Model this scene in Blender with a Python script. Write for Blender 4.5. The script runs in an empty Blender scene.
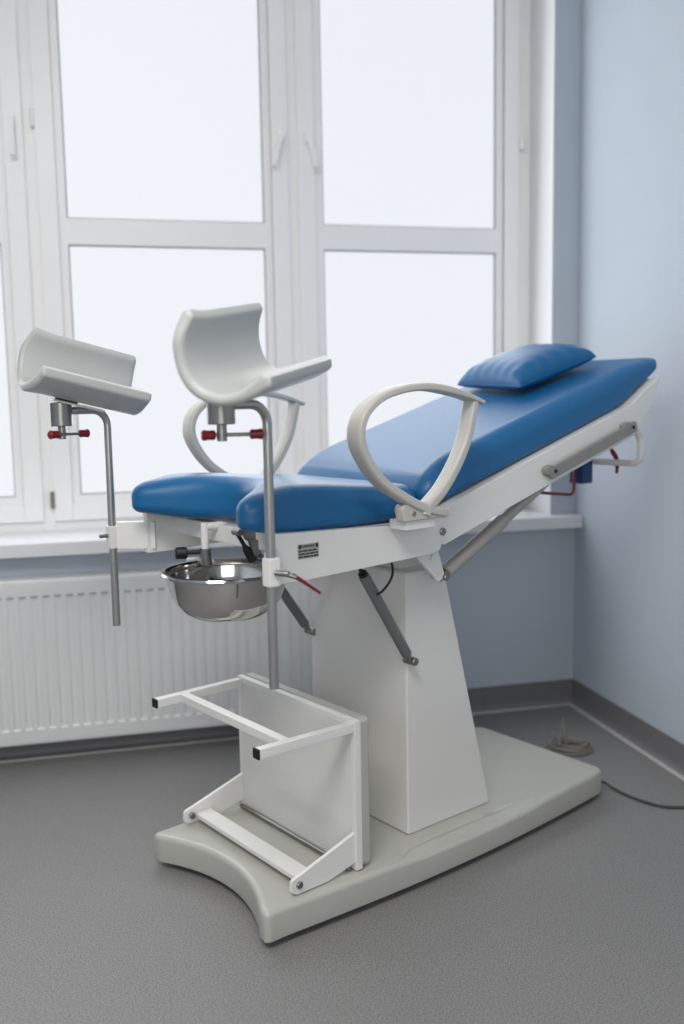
import bpy, bmesh, math, random
from mathutils import Vector, Matrix
from mathutils.geometry import delaunay_2d_cdt
from math import sin, cos, pi, radians
random.seed(4)
C = bpy.context.scene.collection
SC = bpy.context.scene

# ------------------------------------------------------------------ camera, exposure, lights
H = 1.4
Rcam = (Matrix.Rotation(radians(-13.7), 3, 'Z') @ Matrix.Rotation(radians(83.1), 3, 'X')
        @ Matrix.Rotation(radians(-1.0), 3, 'Z'))
cd = bpy.data.cameras.new('camera')
cam = bpy.data.objects.new('camera', cd)
C.objects.link(cam)
cam.matrix_world = Matrix.Translation((0, 0, H)) @ Rcam.to_4x4()
cd.sensor_width = 36.0
cd.lens = 950.0 / 1024.0 * 36.0
cd.clip_start = 0.05
cd.dof.use_dof = True
cd.dof.focus_distance = 2.55
cd.dof.aperture_fstop = 1.35
SC.camera = cam
SC.view_settings.view_transform = 'Standard'
SC.view_settings.look = 'None'
SC.view_settings.gamma = 1.0
SC.view_settings.exposure = 0.0
SC.view_settings.use_curve_mapping = False

PANE_EMIT = 0.84       # daylight glowing in the frosted panes
wd = bpy.data.worlds.new('World'); SC.world = wd
wd.use_nodes = True
bg = wd.node_tree.nodes['Background']
bg.inputs[0].default_value = (0.80, 0.88, 1.0, 1)
bg.inputs[1].default_value = 1.0

def area(name, loc, direction, sx, sy, power, col, spread=180):
    l = bpy.data.lights.new(name, 'AREA'); l.shape = 'RECTANGLE'
    l.size = sx; l.size_y = sy; l.energy = power; l.color = col
    l.spread = radians(spread)
    o = bpy.data.objects.new(name, l); C.objects.link(o)
    o.location = loc
    o.rotation_euler = Vector(direction).to_track_quat('-Z', 'Y').to_euler()
    return o
# daylight entering through the three casements; added fill from overhead and from behind the camera
area('daylight', (0.25, 4.0, 2.15), (0, -1, -0.05), 3.0, 2.2, 33, (0.97, 0.985, 1.0))
area('fill_overhead', (-0.6, 0.3, 3.485), (0, 0, -1), 1.8, 1.2, 94, (1.0, 0.96, 0.91))  # added fill light, under a ceiling lamp that is out of view
area('fill_behind', (-0.5, -2.3, 2.0), (0, 1, 0.05), 2.2, 1.6, 38, (1.0, 0.97, 0.92))  # added fill light for the near side of the chair and the frames

# ------------------------------------------------------------------ materials
def sstep(t):
    t = max(0.0, min(1.0, t)); return t * t * (3 - 2 * t)
def lin(c):
    f = lambda v: v / 12.92 if v <= 0.04045 else ((v + 0.055) / 1.055) ** 2.4
    return tuple(f(x / 255.0) for x in c) + (1.0,)

def mat(name, rgb, rough=0.5, metal=0.0, coat=0.0, spec=0.5, var=0.0, vscale=8.0, bump=0.0, bscale=60.0,
        brushed=None, emit=0.0):
    m = bpy.data.materials.new(name); m.use_nodes = True
    nt = m.node_tree; b = nt.nodes['Principled BSDF']
    col = lin(rgb)
    b.inputs['Base Color'].default_value = col
    b.inputs['Roughness'].default_value = rough
    b.inputs['Metallic'].default_value = metal
    b.inputs['Coat Weight'].default_value = coat
    b.inputs['Coat Roughness'].default_value = 0.12
    b.inputs['Specular IOR Level'].default_value = spec
    if emit:
        b.inputs['Emission Color'].default_value = col
        b.inputs['Emission Strength'].default_value = emit
    tc = nt.nodes.new('ShaderNodeTexCoord')
    if var:
        n = nt.nodes.new('ShaderNodeTexNoise'); n.inputs['Scale'].default_value = vscale
        n.inputs['Detail'].default_value = 5
        nt.links.new(tc.outputs['Object'], n.inputs['Vector'])
        r = nt.nodes.new('ShaderNodeValToRGB')
        r.color_ramp.elements[0].position = 0.3; r.color_ramp.elements[1].position = 0.7
        r.color_ramp.elements[0].color = tuple(c * (1 - var) for c in col[:3]) + (1,)
        r.color_ramp.elements[1].color = tuple(min(1, c * (1 + var)) for c in col[:3]) + (1,)
        nt.links.new(n.outputs['Fac'], r.inputs['Fac'])
        nt.links.new(r.outputs['Color'], b.inputs['Base Color'])
    if bump:
        n2 = nt.nodes.new('ShaderNodeTexNoise'); n2.inputs['Scale'].default_value = bscale
        n2.inputs['Detail'].default_value = 3
        if brushed:
            mp = nt.nodes.new('ShaderNodeMapping'); mp.inputs['Scale'].default_value = brushed
            nt.links.new(tc.outputs['Object'], mp.inputs['Vector'])
            nt.links.new(mp.outputs['Vector'], n2.inputs['Vector'])
        else:
            nt.links.new(tc.outputs['Object'], n2.inputs['Vector'])
        bp = nt.nodes.new('ShaderNodeBump'); bp.inputs['Strength'].default_value = bump
        bp.inputs['Distance'].default_value = 0.004
        nt.links.new(n2.outputs['Fac'], bp.inputs['Height'])
        nt.links.new(bp.outputs['Normal'], b.inputs['Normal'])
    return m

M = {}
M['wall'] = mat('wall_paint_blue', (181, 190, 201), 0.75, var=0.02, vscale=2.0, bump=0.15, bscale=120)
M['ceiling'] = mat('ceiling_paint', (232, 233, 232), 0.9, var=0.01)
M['reveal'] = mat('reveal_plaster', (226, 226, 228), 0.8, var=0.01, vscale=3)
M['pvc'] = mat('window_frame_plastic', (244, 243, 242), 0.35, var=0.008, vscale=3)
M['gasket'] = mat('window_gasket', (188, 191, 195), 0.7, var=0.01)
M['sill'] = mat('sill_plastic', (222, 223, 226), 0.3, var=0.01, vscale=2)
M['pane'] = mat('frosted_pane', (243, 246, 251), 0.45, emit=PANE_EMIT, spec=0.2)
M['pane'].node_tree.nodes['Principled BSDF'].inputs['Base Color'].default_value = lin((110, 113, 116))
M['skirt'] = mat('skirting_vinyl', (114, 113, 115), 0.42, var=0.03, vscale=40)
M['weld'] = mat('weld_line', (176, 176, 174), 0.5, var=0.02)
M['white'] = mat('white_powder_coat', (222, 221, 218), 0.32, var=0.01, vscale=5, coat=0.15)
M['ped'] = mat('pedestal_enamel', (218, 217, 213), 0.22, var=0.01, vscale=3, coat=0.3)
M['abs'] = mat('beige_white_plastic', (176, 176, 169), 0.3, coat=0.2, var=0.012, vscale=4)
M['arm'] = mat('armrest_plastic', (186, 184, 178), 0.38, var=0.012, vscale=4, bump=0.05, bscale=300)
M['cup'] = mat('leg_support_plastic', (180, 182, 180), 0.38, var=0.012, vscale=4)
M['blue'] = mat('blue_vinyl', (0, 92, 144), 0.40, var=0.02, vscale=6, bump=0.10, bscale=260, spec=0.52, coat=0.08)
M['blue'].node_tree.nodes['Principled BSDF'].inputs['Coat Roughness'].default_value = 0.3
M['navy'] = mat('navy_vinyl', (12, 58, 112), 0.5, var=0.02)
M['steel'] = mat('brushed_steel', (150, 148, 144), 0.34, metal=1.0, var=0.03, vscale=20)
M['grey_tube'] = mat('grey_lacquered_tube', (176, 175, 171), 0.33, metal=0.9, var=0.02, vscale=12)
M['alu'] = mat('matt_aluminium', (168, 166, 160), 0.42, metal=0.35, var=0.02, vscale=20)
M['rail_grey'] = mat('dull_rail_steel', (146, 144, 140), 0.45, metal=0.35, var=0.03, vscale=25)
M['spring'] = mat('gas_spring_grey', (112, 113, 113), 0.45, metal=0.2, var=0.02)
M['chrome'] = mat('polished_steel', (205, 203, 200), 0.09, metal=1.0, var=0.02, vscale=10)
M['red'] = mat('red_plastic', (122, 18, 32), 0.35, var=0.03)
M['black'] = mat('black_plastic', (16, 16, 18), 0.5, var=0.05)
M['tag'] = mat('rating_plate_print', (160, 160, 156), 0.5, var=0.02)
M['ink'] = mat('dark_print', (40, 40, 42), 0.6, var=0.02)
M['radiator'] = mat('radiator_enamel', (214, 216, 216), 0.35, var=0.006, vscale=3)
M['rail_white'] = mat('bright_white_enamel', (244, 244, 242), 0.3, var=0.005)
M['slot'] = mat('radiator_inside', (165, 167, 168), 0.7, var=0.02)
M['cord'] = mat('grey_cable', (128, 124, 114), 0.55, var=0.03)
M['darkcord'] = mat('dark_cable', (62, 62, 60), 0.5, var=0.03)
M['fill_lamp_glass'] = mat('fill_lamp_diffuser', (250, 248, 244), 0.5, emit=1.5)

def floor_material():
    m = bpy.data.materials.new('speckled_vinyl_floor'); m.use_nodes = True
    nt = m.node_tree; b = nt.nodes['Principled BSDF']
    tc = nt.nodes.new('ShaderNodeTexCoord')
    n1 = nt.nodes.new('ShaderNodeTexNoise'); n1.inputs['Scale'].default_value = 260; n1.inputs['Detail'].default_value = 2
    n2 = nt.nodes.new('ShaderNodeTexVoronoi'); n2.inputs['Scale'].default_value = 170
    n3 = nt.nodes.new('ShaderNodeTexNoise'); n3.inputs['Scale'].default_value = 1.3; n3.inputs['Detail'].default_value = 3
    for n in (n1, n2, n3): nt.links.new(tc.outputs['Object'], n.inputs['Vector'])
    r1 = nt.nodes.new('ShaderNodeValToRGB')
    r1.color_ramp.elements[0].position = 0.32; r1.color_ramp.elements[1].position = 0.68
    r1.color_ramp.elements[0].color = lin((102, 101, 101)); r1.color_ramp.elements[1].color = lin((150, 149, 148))
    nt.links.new(n1.outputs['Fac'], r1.inputs['Fac'])
    r2 = nt.nodes.new('ShaderNodeValToRGB')
    r2.color_ramp.elements[0].position = 0.12; r2.color_ramp.elements[1].position = 0.28
    r2.color_ramp.elements[0].color = (0.62, 0.62, 0.62, 1); r2.color_ramp.elements[1].color = (1, 1, 1, 1)
    nt.links.new(n2.outputs['Distance'], r2.inputs['Fac'])
    mx = nt.nodes.new('ShaderNodeMix'); mx.data_type = 'RGBA'; mx.blend_type = 'MULTIPLY'
    mx.inputs['Factor'].default_value = 0.8
    nt.links.new(r1.outputs['Color'], mx.inputs['A']); nt.links.new(r2.outputs['Color'], mx.inputs['B'])
    r3 = nt.nodes.new('ShaderNodeValToRGB')
    r3.color_ramp.elements[0].color = (0.93, 0.93, 0.93, 1); r3.color_ramp.elements[1].color = (1.0, 1.0, 1.0, 1)
    nt.links.new(n3.outputs['Fac'], r3.inputs['Fac'])
    mx2 = nt.nodes.new('ShaderNodeMix'); mx2.data_type = 'RGBA'; mx2.blend_type = 'MULTIPLY'
    mx2.inputs['Factor'].default_value = 1.0
    nt.links.new(mx.outputs['Result'], mx2.inputs['A']); nt.links.new(r3.outputs['Color'], mx2.inputs['B'])
    nt.links.new(mx2.outputs['Result'], b.inputs['Base Color'])
    b.inputs['Roughness'].default_value = 0.5
    b.inputs['Specular IOR Level'].default_value = 0.35
    bp = nt.nodes.new('ShaderNodeBump'); bp.inputs['Strength'].default_value = 0.15; bp.inputs['Distance'].default_value = 0.002
    nt.links.new(n1.outputs['Fac'], bp.inputs['Height']); nt.links.new(bp.outputs['Normal'], b.inputs['Normal'])
    return m
M['floor'] = floor_material()

# ------------------------------------------------------------------ mesh helpers
def build(name, bm, m, parent=None, shift=None, smooth=True, angle=35):
    bmesh.ops.remove_doubles(bm, verts=bm.verts, dist=1e-6)
    bmesh.ops.recalc_face_normals(bm, faces=bm.faces)
    if shift is not None:
        bmesh.ops.translate(bm, verts=bm.verts, vec=shift)
    me = bpy.data.meshes.new(name); bm.to_mesh(me); bm.free()
    me.materials.append(m)
    if smooth:
        for p in me.polygons: p.use_smooth = True
        me.set_sharp_from_angle(angle=radians(angle))
    o = bpy.data.objects.new(name, me); C.objects.link(o)
    if smooth:
        wn = o.modifiers.new('weighted_normals', 'WEIGHTED_NORMAL'); wn.keep_sharp = True; wn.weight = 60
    if parent is not None: o.parent = parent
    return o

def box(bm, x0, x1, y0, y1, z0, z1, T=None, bev=0.0):
    vs = [bm.verts.new(((x1 if i & 1 else x0), (y1 if i & 2 else y0), (z1 if i & 4 else z0))) for i in range(8)]
    fs = [bm.faces.new([vs[i] for i in f]) for f in
          ((0, 1, 3, 2), (4, 6, 7, 5), (0, 4, 5, 1), (2, 3, 7, 6), (0, 2, 6, 4), (1, 5, 7, 3))]
    if bev:
        es = list({e for f in fs for e in f.edges})
        r = bmesh.ops.bevel(bm, geom=es, offset=bev, segments=2, profile=0.5, affect='EDGES')
        vs = list({v for f in r['faces'] for v in f.verts} | {v for v in vs if v.is_valid})
    if T is not None:
        for v in vs: v.co = T @ v.co
    return vs

def area2(p):
    return 0.5 * sum(p[i][0] * p[(i + 1) % len(p)][1] - p[(i + 1) % len(p)][0] * p[i][1] for i in range(len(p)))

def inset(p, d):
    if abs(d) < 1e-9: return [tuple(q) for q in p]
    s = 1 if area2(p) > 0 else -1
    n = len(p); out = []
    for i in range(n):
        a = Vector(p[i - 1]); b = Vector(p[i]); c = Vector(p[(i + 1) % n])
        e1 = (b - a).normalized(); e2 = (c - b).normalized()
        n1 = Vector((-e1.y, e1.x)) * s; n2 = Vector((-e2.y, e2.x)) * s
        m = n1 + n2
        if m.length < 1e-6: m = n1.copy()
        m.normalize()
        k = max(0.5, m.dot(n1))
        q = b + m * (d / k)
        out.append((q.x, q.y))
    return out

def fillet(p, r, n=6):
    out = []; N = len(p)
    for i in range(N):
        rr = r[i] if isinstance(r, (list, tuple)) else r
        a = Vector(p[i - 1]); b = Vector(p[i]); c = Vector(p[(i + 1) % N])
        if rr <= 0: out.append((b.x, b.y)); continue
        u = (a - b).normalized(); v = (c - b).normalized()
        ang = math.acos(max(-1, min(1, u.dot(v))))
        if ang > pi - 0.02: out.append((b.x, b.y)); continue
        t = min(rr / math.tan(ang / 2), (a - b).length * 0.49, (c - b).length * 0.49)
        rr = t * math.tan(ang / 2)
        cen = b + (u + v).normalized() * (rr / sin(ang / 2))
        p0 = b + u * t; p1 = b + v * t
        a0 = math.atan2(p0.y - cen.y, p0.x - cen.x); a1 = math.atan2(p1.y - cen.y, p1.x - cen.x)
        da = (a1 - a0 + pi) % (2 * pi) - pi
        for k in range(n + 1):
            th = a0 + da * k / n
            out.append((cen.x + rr * cos(th), cen.y + rr * sin(th)))
    return out

def flat_cap(bm, ring, vs):
    N = len(ring)
    cv, ce, cf, ov, _, _ = delaunay_2d_cdt([Vector(p) for p in ring], [(i, (i + 1) % N) for i in range(N)], [], 1, 1e-7)
    if len(cv) != N or any(len(o) != 1 for o in ov):
        bm.faces.new(vs); return
    for f in cf:
        try: bm.faces.new([vs[ov[i][0]] for i in f])
        except ValueError: pass

def slab(bm, outline, h0, h1, r0=0.0, r1=0.0, f=None, n=4, caps='auto'):
    """closed outline extruded from h0 to h1 with rounded rims; f maps (a, b, h) to a point"""
    if f is None: f = lambda a, b, h: (a, b, h)
    rings = []
    i0, v0 = r0 if isinstance(r0, tuple) else (r0, r0)
    i1, v1 = r1 if isinstance(r1, tuple) else (r1, r1)
    if i0 > 0:
        for k in range(n + 1):
            t = pi / 2 * k / n
            rings.append((inset(outline, i0 * (1 - sin(t))), h0 + v0 * (1 - cos(t))))
    else: rings.append((outline, h0))
    if i1 > 0:
        for k in range(n + 1):
            t = pi / 2 * k / n
            rings.append((inset(outline, i1 * (1 - cos(t))), h1 - v1 * (1 - sin(t))))
    else: rings.append((outline, h1))
    V = [[bm.verts.new(f(a, b, h)) for a, b in ring] for ring, h in rings]
    N = len(outline)
    for i in range(len(V) - 1):
        for j in range(N):
            bm.faces.new((V[i][j], V[i][(j + 1) % N], V[i + 1][(j + 1) % N], V[i + 1][j]))
    for ring, vs in (((rings[0][0], V[0]), (rings[-1][0], V[-1])) if caps == 'auto' else ((rings[0][0], V[0]),) if caps == 'low' else ((rings[-1][0], V[-1]),)):
        flat_cap(bm, ring, vs)

def slab_side(bm, ring, hs, f):
    V = [[bm.verts.new(f(a, b, h)) for a, b in ring] for h in hs]; N = len(ring)
    for i in range(len(V) - 1):
        for j in range(N): bm.faces.new((V[i][j], V[i][(j + 1) % N], V[i + 1][(j + 1) % N], V[i + 1][j]))

def bend(path, r, n=6):
    """rounded corners for a 3D polyline"""
    out = [Vector(path[0])]
    for i in range(1, len(path) - 1):
        a, b, c = Vector(path[i - 1]), Vector(path[i]), Vector(path[i + 1])
        u = (a - b).normalized(); v = (c - b).normalized(); ang = u.angle(v)
        if ang > pi - 0.03: out.append(b); continue
        t = min(r / math.tan(ang / 2), (a - b).length * 0.49, (c - b).length * 0.49)
        rr = t * math.tan(ang / 2)
        cen = b + (u + v).normalized() * (rr / sin(ang / 2))
        p0 = b + u * t - cen; p1 = b + v * t - cen
        q = p0.rotation_difference(p1)
        for k in range(n + 1):
            w = p0.copy(); w.rotate(Matrix.Identity(3).to_quaternion().slerp(q, k / n)); out.append(cen + w)
    out.append(Vector(path[-1]))
    return out

def catmull(pts, n=8, closed=False):
    P = [Vector(p) for p in pts]; N = len(P); out = []
    rng = range(N) if closed else range(N - 1)
    for i in rng:
        if closed: p0, p1, p2, p3 = P[i - 1], P[i], P[(i + 1) % N], P[(i + 2) % N]
        else: p0, p1, p2, p3 = P[max(i - 1, 0)], P[i], P[i + 1], P[min(i + 2, N - 1)]
        for k in range(n):
            t = k / n
            out.append(0.5 * ((2 * p1) + (p2 - p0) * t + (2 * p0 - 5 * p1 + 4 * p2 - p3) * t * t
                              + (3 * p1 - p0 - 3 * p2 + p3) * t ** 3))
    if not closed: out.append(P[-1].copy())
    return out

def tube(bm, path, r, seg=14, caps=True, section=None, up=None):
    """sweep; r a number or one per point; section = list of (a, b) instead of a circle"""
    P = [Vector(p) for p in path]; N = len(P)
    rs = r if isinstance(r, (list, tuple)) else [r] * N
    T = []
    for i in range(N):
        t = (P[min(i + 1, N - 1)] - P[max(i - 1, 0)])
        T.append(t.normalized())
    ref = Vector(up) if up else (Vector((0, 0, 1)) if abs(T[0].z) < 0.9 else Vector((0, 1, 0)))
    nrm = (ref - T[0] * ref.dot(T[0])).normalized()
    rings = []
    for i in range(N):
        if i:
            nrm = (nrm - T[i] * nrm.dot(T[i])).normalized() if not up else (Vector(up) - T[i] * Vector(up).dot(T[i])).normalized()
        b = T[i].cross(nrm)
        if section: ring = [P[i] + b * a * rs[i] + nrm * c * rs[i] for a, c in section]
        else: ring = [P[i] + (nrm * cos(2 * pi * k / seg) + b * sin(2 * pi * k / seg)) * rs[i] for k in range(seg)]
        rings.append([bm.verts.new(q) for q in ring])
    n = len(rings[0])
    for i in range(N - 1):
        for j in range(n):
            bm.faces.new((rings[i][j], rings[i][(j + 1) % n], rings[i + 1][(j + 1) % n], rings[i + 1][j]))
    if caps:
        bm.faces.new(list(reversed(rings[0]))); bm.faces.new(rings[-1])

def cyl(bm, a, b, r, seg=20, chamfer=0.0):
    a = Vector(a); b = Vector(b); d = (b - a).normalized()
    if chamfer:
        tube(bm, [a, a + d * 1e-5, a + d * chamfer, b - d * chamfer, b - d * 1e-5, b],
             [r - chamfer, r - chamfer, r, r, r - chamfer, r - chamfer], seg)
    else: tube(bm, [a, b], r, seg)

def lathe(bm, prof, cx, cy, seg=48, closed=False):
    rings = []
    for r, z in prof:
        rings.append([bm.verts.new((cx + max(r, 1e-4) * cos(2 * pi * k / seg), cy + max(r, 1e-4) * sin(2 * pi * k / seg), z)) for k in range(seg)])
    for i in range(len(rings) - 1):
        for j in range(seg):
            bm.faces.new((rings[i][j], rings[i][(j + 1) % seg], rings[i + 1][(j + 1) % seg], rings[i + 1][j]))
    bm.faces.new(rings[0]); bm.faces.new(rings[-1])

def plank(bm, outline, y0, y1, bev=0.003):
    """outline in x, z; thickness along y"""
    slab(bm, outline, y0, y1, bev, bev, lambda a, b, h: (a, h, b), n=2)

def new(): return bmesh.new()

def empty(name, loc, rz=0.0):
    o = bpy.data.objects.new(name, None); C.objects.link(o)
    o.location = loc; o.rotation_euler = (0, 0, rz); o.empty_display_size = 0.1
    return o
def tag(o, label, cat, group=None):
    o['label'] = label; o['category'] = cat
    if group: o['group'] = group
    return o
def struct(o):
    o['kind'] = 'structure'; return o

# ------------------------------------------------------------------ the room
XR, YB = 2.008, 3.842          # inner faces of the right wall and the window wall
XL, YF, ZC = -3.0, -2.4, 3.55
bm = new(); box(bm, XL - .1, XR + .1, YF - .1, YB + .5, -0.1, 0); struct(build('floor', bm, M['floor'], smooth=False))
bm = new(); box(bm, XL - .1, XR + .1, YF - .1, YB + .5, ZC, ZC + .1); struct(build('ceiling', bm, M['ceiling'], smooth=False))
bm = new(); box(bm, XR, XR + .1, YF - .1, YB + .5, 0, ZC); struct(build('wall_right', bm, M['wall'], smooth=False))
bm = new(); box(bm, XL - .1, XL, YF - .1, YB + .5, 0, ZC); struct(build('wall_left', bm, M['wall'], smooth=False))
bm = new(); box(bm, XL, XR, YF - .1, YF, 0, ZC); struct(build('wall_front', bm, M['wall'], smooth=False))
WX0, WX1, WZ0, WZ1 = -1.37, 1.889, 0.86, 3.40      # window opening
bm = new()
box(bm, XL, XR, YB, YB + .5, 0, WZ0 - .03)
box(bm, XL, WX0, YB, YB + .5, WZ0 - .03, ZC)
box(bm, WX1 + .001, XR, YB, YB + .5, WZ0 - .03, ZC)
box(bm, WX0, WX1 + .001, YB, YB + .5, WZ1, ZC)
struct(build('wall_back', bm, M['wall'], smooth=False))
# painted plaster of the reveal
bm = new()
box(bm, WX1 - .004, WX1, YB - .001, YB + .24, WZ0, WZ1)
box(bm, WX0, WX0 + .004, YB - .001, YB + .24, WZ0, WZ1)
box(bm, WX0, WX1, YB - .001, YB + .24, WZ1 - .004, WZ1)
struct(build('trim_1', bm, M['reveal'], smooth=False))
# sill board
bm = new()
slab(bm, fillet([(WX0 - .06, YB - .078), (XR - .004, YB - .078), (XR - .004, YB - .0005), (WX1 - .005, YB - .0005), (WX1 - .005, YB + .222),
                 (WX0 + .005, YB + .222), (WX0 + .005, YB - .0005), (WX0 - .06, YB - .0005)], 0.0), .812, .867, .004, .006)
struct(build('trim_2', bm, M['sill'], angle=50))

# skirting with its light weld line: a cove on the window wall and on the right wall
def skirting(name, p0, p1, inward):
    p0 = Vector(p0); p1 = Vector(p1); w = Vector(inward)
    prof = [(0.001, 0.107), (0.005, 0.107), (0.006, 0.04), (0.010, 0.018), (0.018, 0.007), (0.030, 0.002), (0.030, 0.0), (0.001, 0.0)]
    bm = new(); rings = []
    for p, s in ((p0, 1), (p1, -1)):
        rings.append([bm.verts.new(p + w * a + Vector((0, 0, z)) + (p1 - p0).normalized() * s * a * 1.0) for a, z in prof])
    n = len(prof)
    for j in range(n):
        bm.faces.new((rings[0][j], rings[0][(j + 1) % n], rings[1][(j + 1) % n], rings[1][j]))
    bm.faces.new(rings[0]); bm.faces.new(list(reversed(rings[1])))
    o = struct(build(name, bm, M['skirt'], angle=60))
    bm = new(); rings = []
    for p, s in ((p0, 1), (p1, -1)):
        rings.append([bm.verts.new(p + w * a + Vector((0, 0, z)) + (p1 - p0).normalized() * s * a) for a, z in
                      ((0.026, 0.0), (0.026, 0.0045), (0.034, 0.0055), (0.042, 0.003), (0.043, 0.0))])
    n = 5
    for j in range(n):
        bm.faces.new((rings[0][j], rings[0][(j + 1) % n], rings[1][(j + 1) % n], rings[1][j]))
    bm.faces.new(rings[0]); bm.faces.new(list(reversed(rings[1])))
    build('weld_line', bm, M['weld'], o, angle=60)
skirting('baseboard_back', (XL, YB, 0), (XR, YB, 0), (0, -1, 0))
skirting('baseboard_right', (XR, YB, 0), (XR, YF, 0), (-1, 0, 0))

# casement windows
YS = 4.06     # front face of the sashes
# outer frame with the mullions between the casements
bm = new()
for x0, x1 in ((-1.37, -1.28), (-.272, -.226), (.782, .826), (1.832, 1.886)):
    box(bm, x0, x1, YS + .012, YS + .09, WZ0 + .008, WZ1 - .005, bev=.002)
box(bm, -1.37, 1.886, YS + .013, YS + .09, WZ0 + .008, .91, bev=.002)
box(bm, -1.37, 1.886, YS + .013, YS + .09, 3.35, WZ1 - .005, bev=.002)
struct(build('trim_3', bm, M['pvc'], angle=50))

def casement(idx, x0, x1, handle_x, hinge_x, lean):
    z0, z1, fr = .911, 3.355, .107
    w = empty('window_%d' % idx, ((x0 + x1) / 2, YS, z0)); struct(w)
    off = Vector((-(x0 + x1) / 2, -YS, -z0))
    px0, px1 = x0 + fr, x1 - fr
    bm = new()
    def ring(xa, xb, za, zb, ya, yb):
        pass
    # stiles, rails and the middle rail, each with the sloped inner bead
    for (a, b, c, d) in ((x0, px0, z0, z1), (px1, x1, z0, z1), (px0, px1, z0, 1.0155), (px0, px1, 2.028, 2.129), (px0, px1, 3.25, z1)):
        box(bm, a, b, YS, YS + .06, c, d)
    # raised step round the rim
    for (a, b, c, d) in ((x0 + .003, x0 + .075, z0 + .003, z1 - .003), (x1 - .075, x1 - .003, z0 + .003, z1 - .003),
                         (x0 + .075, x1 - .075, z0 + .003, z0 + .075), (x0 + .075, x1 - .075, z1 - .075, z1 - .003)):
        box(bm, a, b, YS - .008, YS + .001, c, d, bev=.002)
    build('sash', bm, M['pvc'], w, off, angle=40)
    for za, zb in ((1.0155, 2.028), (2.129, 3.25)):
        bm = new(); box(bm, px0, px1, YS + .022, YS + .030, za, zb)
        build('pane', bm, M['pane'], w, off, smooth=False)
        bm = new(); g = .006
        for (a, b, c, d) in ((px0, px0 + g, za, zb), (px1 - g, px1, za, zb), (px0 + g, px1 - g, za, za + g), (px0 + g, px1 - g, zb - g, zb)):
            box(bm, a, b, YS + .010, YS + .0225, c, d)
        build('gasket', bm, M['gasket'], w, off, smooth=False)
    if handle_x is not None:
        zt = 2.49
        bm = new()
        slab(bm, fillet([(handle_x - .014, zt - .035), (handle_x + .014, zt - .035), (handle_x + .014, zt + .035), (handle_x - .014, zt + .035)], .013),
             0, .010, 0, .004, lambda a, b, h: (a, YS - .008 - h, b))
        hb = build('handle_plate', bm, M['pvc'], w, off)
        bm = new()
        cyl(bm, (handle_x, YS - .015, zt), (handle_x, YS - .052, zt), .010)
        tube(bm, bend([(handle_x, YS - .045, zt + .008), (handle_x, YS - .052, zt - .01), (handle_x + lean * .6, YS - .058, zt - .07), (handle_x + lean, YS - .050, zt - .135)], .02),
             1.0, section=[(-.011, -.007), (.011, -.007), (.011, .007), (-.011, .007)], up=(0, -1, 0))
        build('handle', bm, M['pvc'], hb, off)
    for zh in (1.0, 2.508):
        bm = new(); cyl(bm, (hinge_x, YS - .012, zh - .035), (hinge_x, YS - .012, zh + .035), .009, chamfer=.003)
        box(bm, hinge_x - .008, hinge_x + .008, YS - .013, YS + .012, zh - .034, zh + .034)
        build('hinge', bm, M['pvc'] if zh > 2 else M['steel'], w, off)
casement(1, -1.278, -.270, -.312, -1.284, .0)
casement(2, -.230, .786, .748, -.234, -.035)
casement(3, .822, 1.828, .858, 1.835, .035)

# unseen window added behind the camera, as a source for the near-side fill light
w4 = empty('window_4', (-.5, YF, .9)); struct(w4)
off4 = Vector((.5, -YF, -.9))
bm = new()
for x0, x1, z0, z1 in ((-1.70, -1.60, 1.08, 2.92), (.60, .70, 1.08, 2.92), (-.55, -.45, 1.18, 2.82), (-1.60, .60, 1.08, 1.18), (-1.60, .60, 2.82, 2.92)):
    box(bm, x0, x1, YF + .001, YF + .05, z0, z1, bev=.003)
build('sash', bm, M['pvc'], w4, off4)
for x0, x1 in ((-1.60, -.55), (-.45, .60)):
    bm = new(); box(bm, x0, x1, YF + .002, YF + .02, 1.18, 2.82)
    build('pane', bm, M['pane'], w4, off4, smooth=False)

# unseen ceiling lamp, added to give the room its fill light
lp = empty('added_ceiling_lamp', (-.6, .3, ZC)); tag(lp, 'rectangular white ceiling lamp added out of view for fill light', 'lamp')
bm = new(); slab(bm, fillet([(-.93, -.63), (.93, -.63), (.93, .63), (-.93, .63)], .02), -.05, -.001, .01, 0)
build('housing', bm, M['white'], lp)
bm = new(); box(bm, -.9, .9, -.6, .6, -.056, -.049)
build('diffuser', bm, M['fill_lamp_glass'], lp, smooth=False)

# ------------------------------------------------------------------ radiator
rad = empty('radiator', (-.1, 3.76, 0))
tag(rad, 'long white panel radiator with vertical grooves on the wall under the window', 'radiator')
RX0, RX1, RZ0, RZ1, RY = -1.25, 1.02, .088, .733, 3.712
off = Vector((.1, -3.76, 0))
bm = new()
pitch = .0432; P0 = -.4 + .012
xs = []
x = RX0 + .02
prof = [(RX0, RY + .016), (RX0 + .006, RY + .003), (RX0 + .02, RY)]
k0 = math.ceil((RX0 + .04 - P0) / pitch)
k = k0
while P0 + (k + 1) * pitch < RX1 - .03:
    c = P0 + k * pitch
    prof += [(c - .013, RY), (c - .008, RY + .0055), (c + .008, RY + .0055), (c + .013, RY)]
    k += 1
kn = k
prof += [(RX1 - .02, RY), (RX1 - .006, RY + .003), (RX1, RY + .016)]
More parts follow.
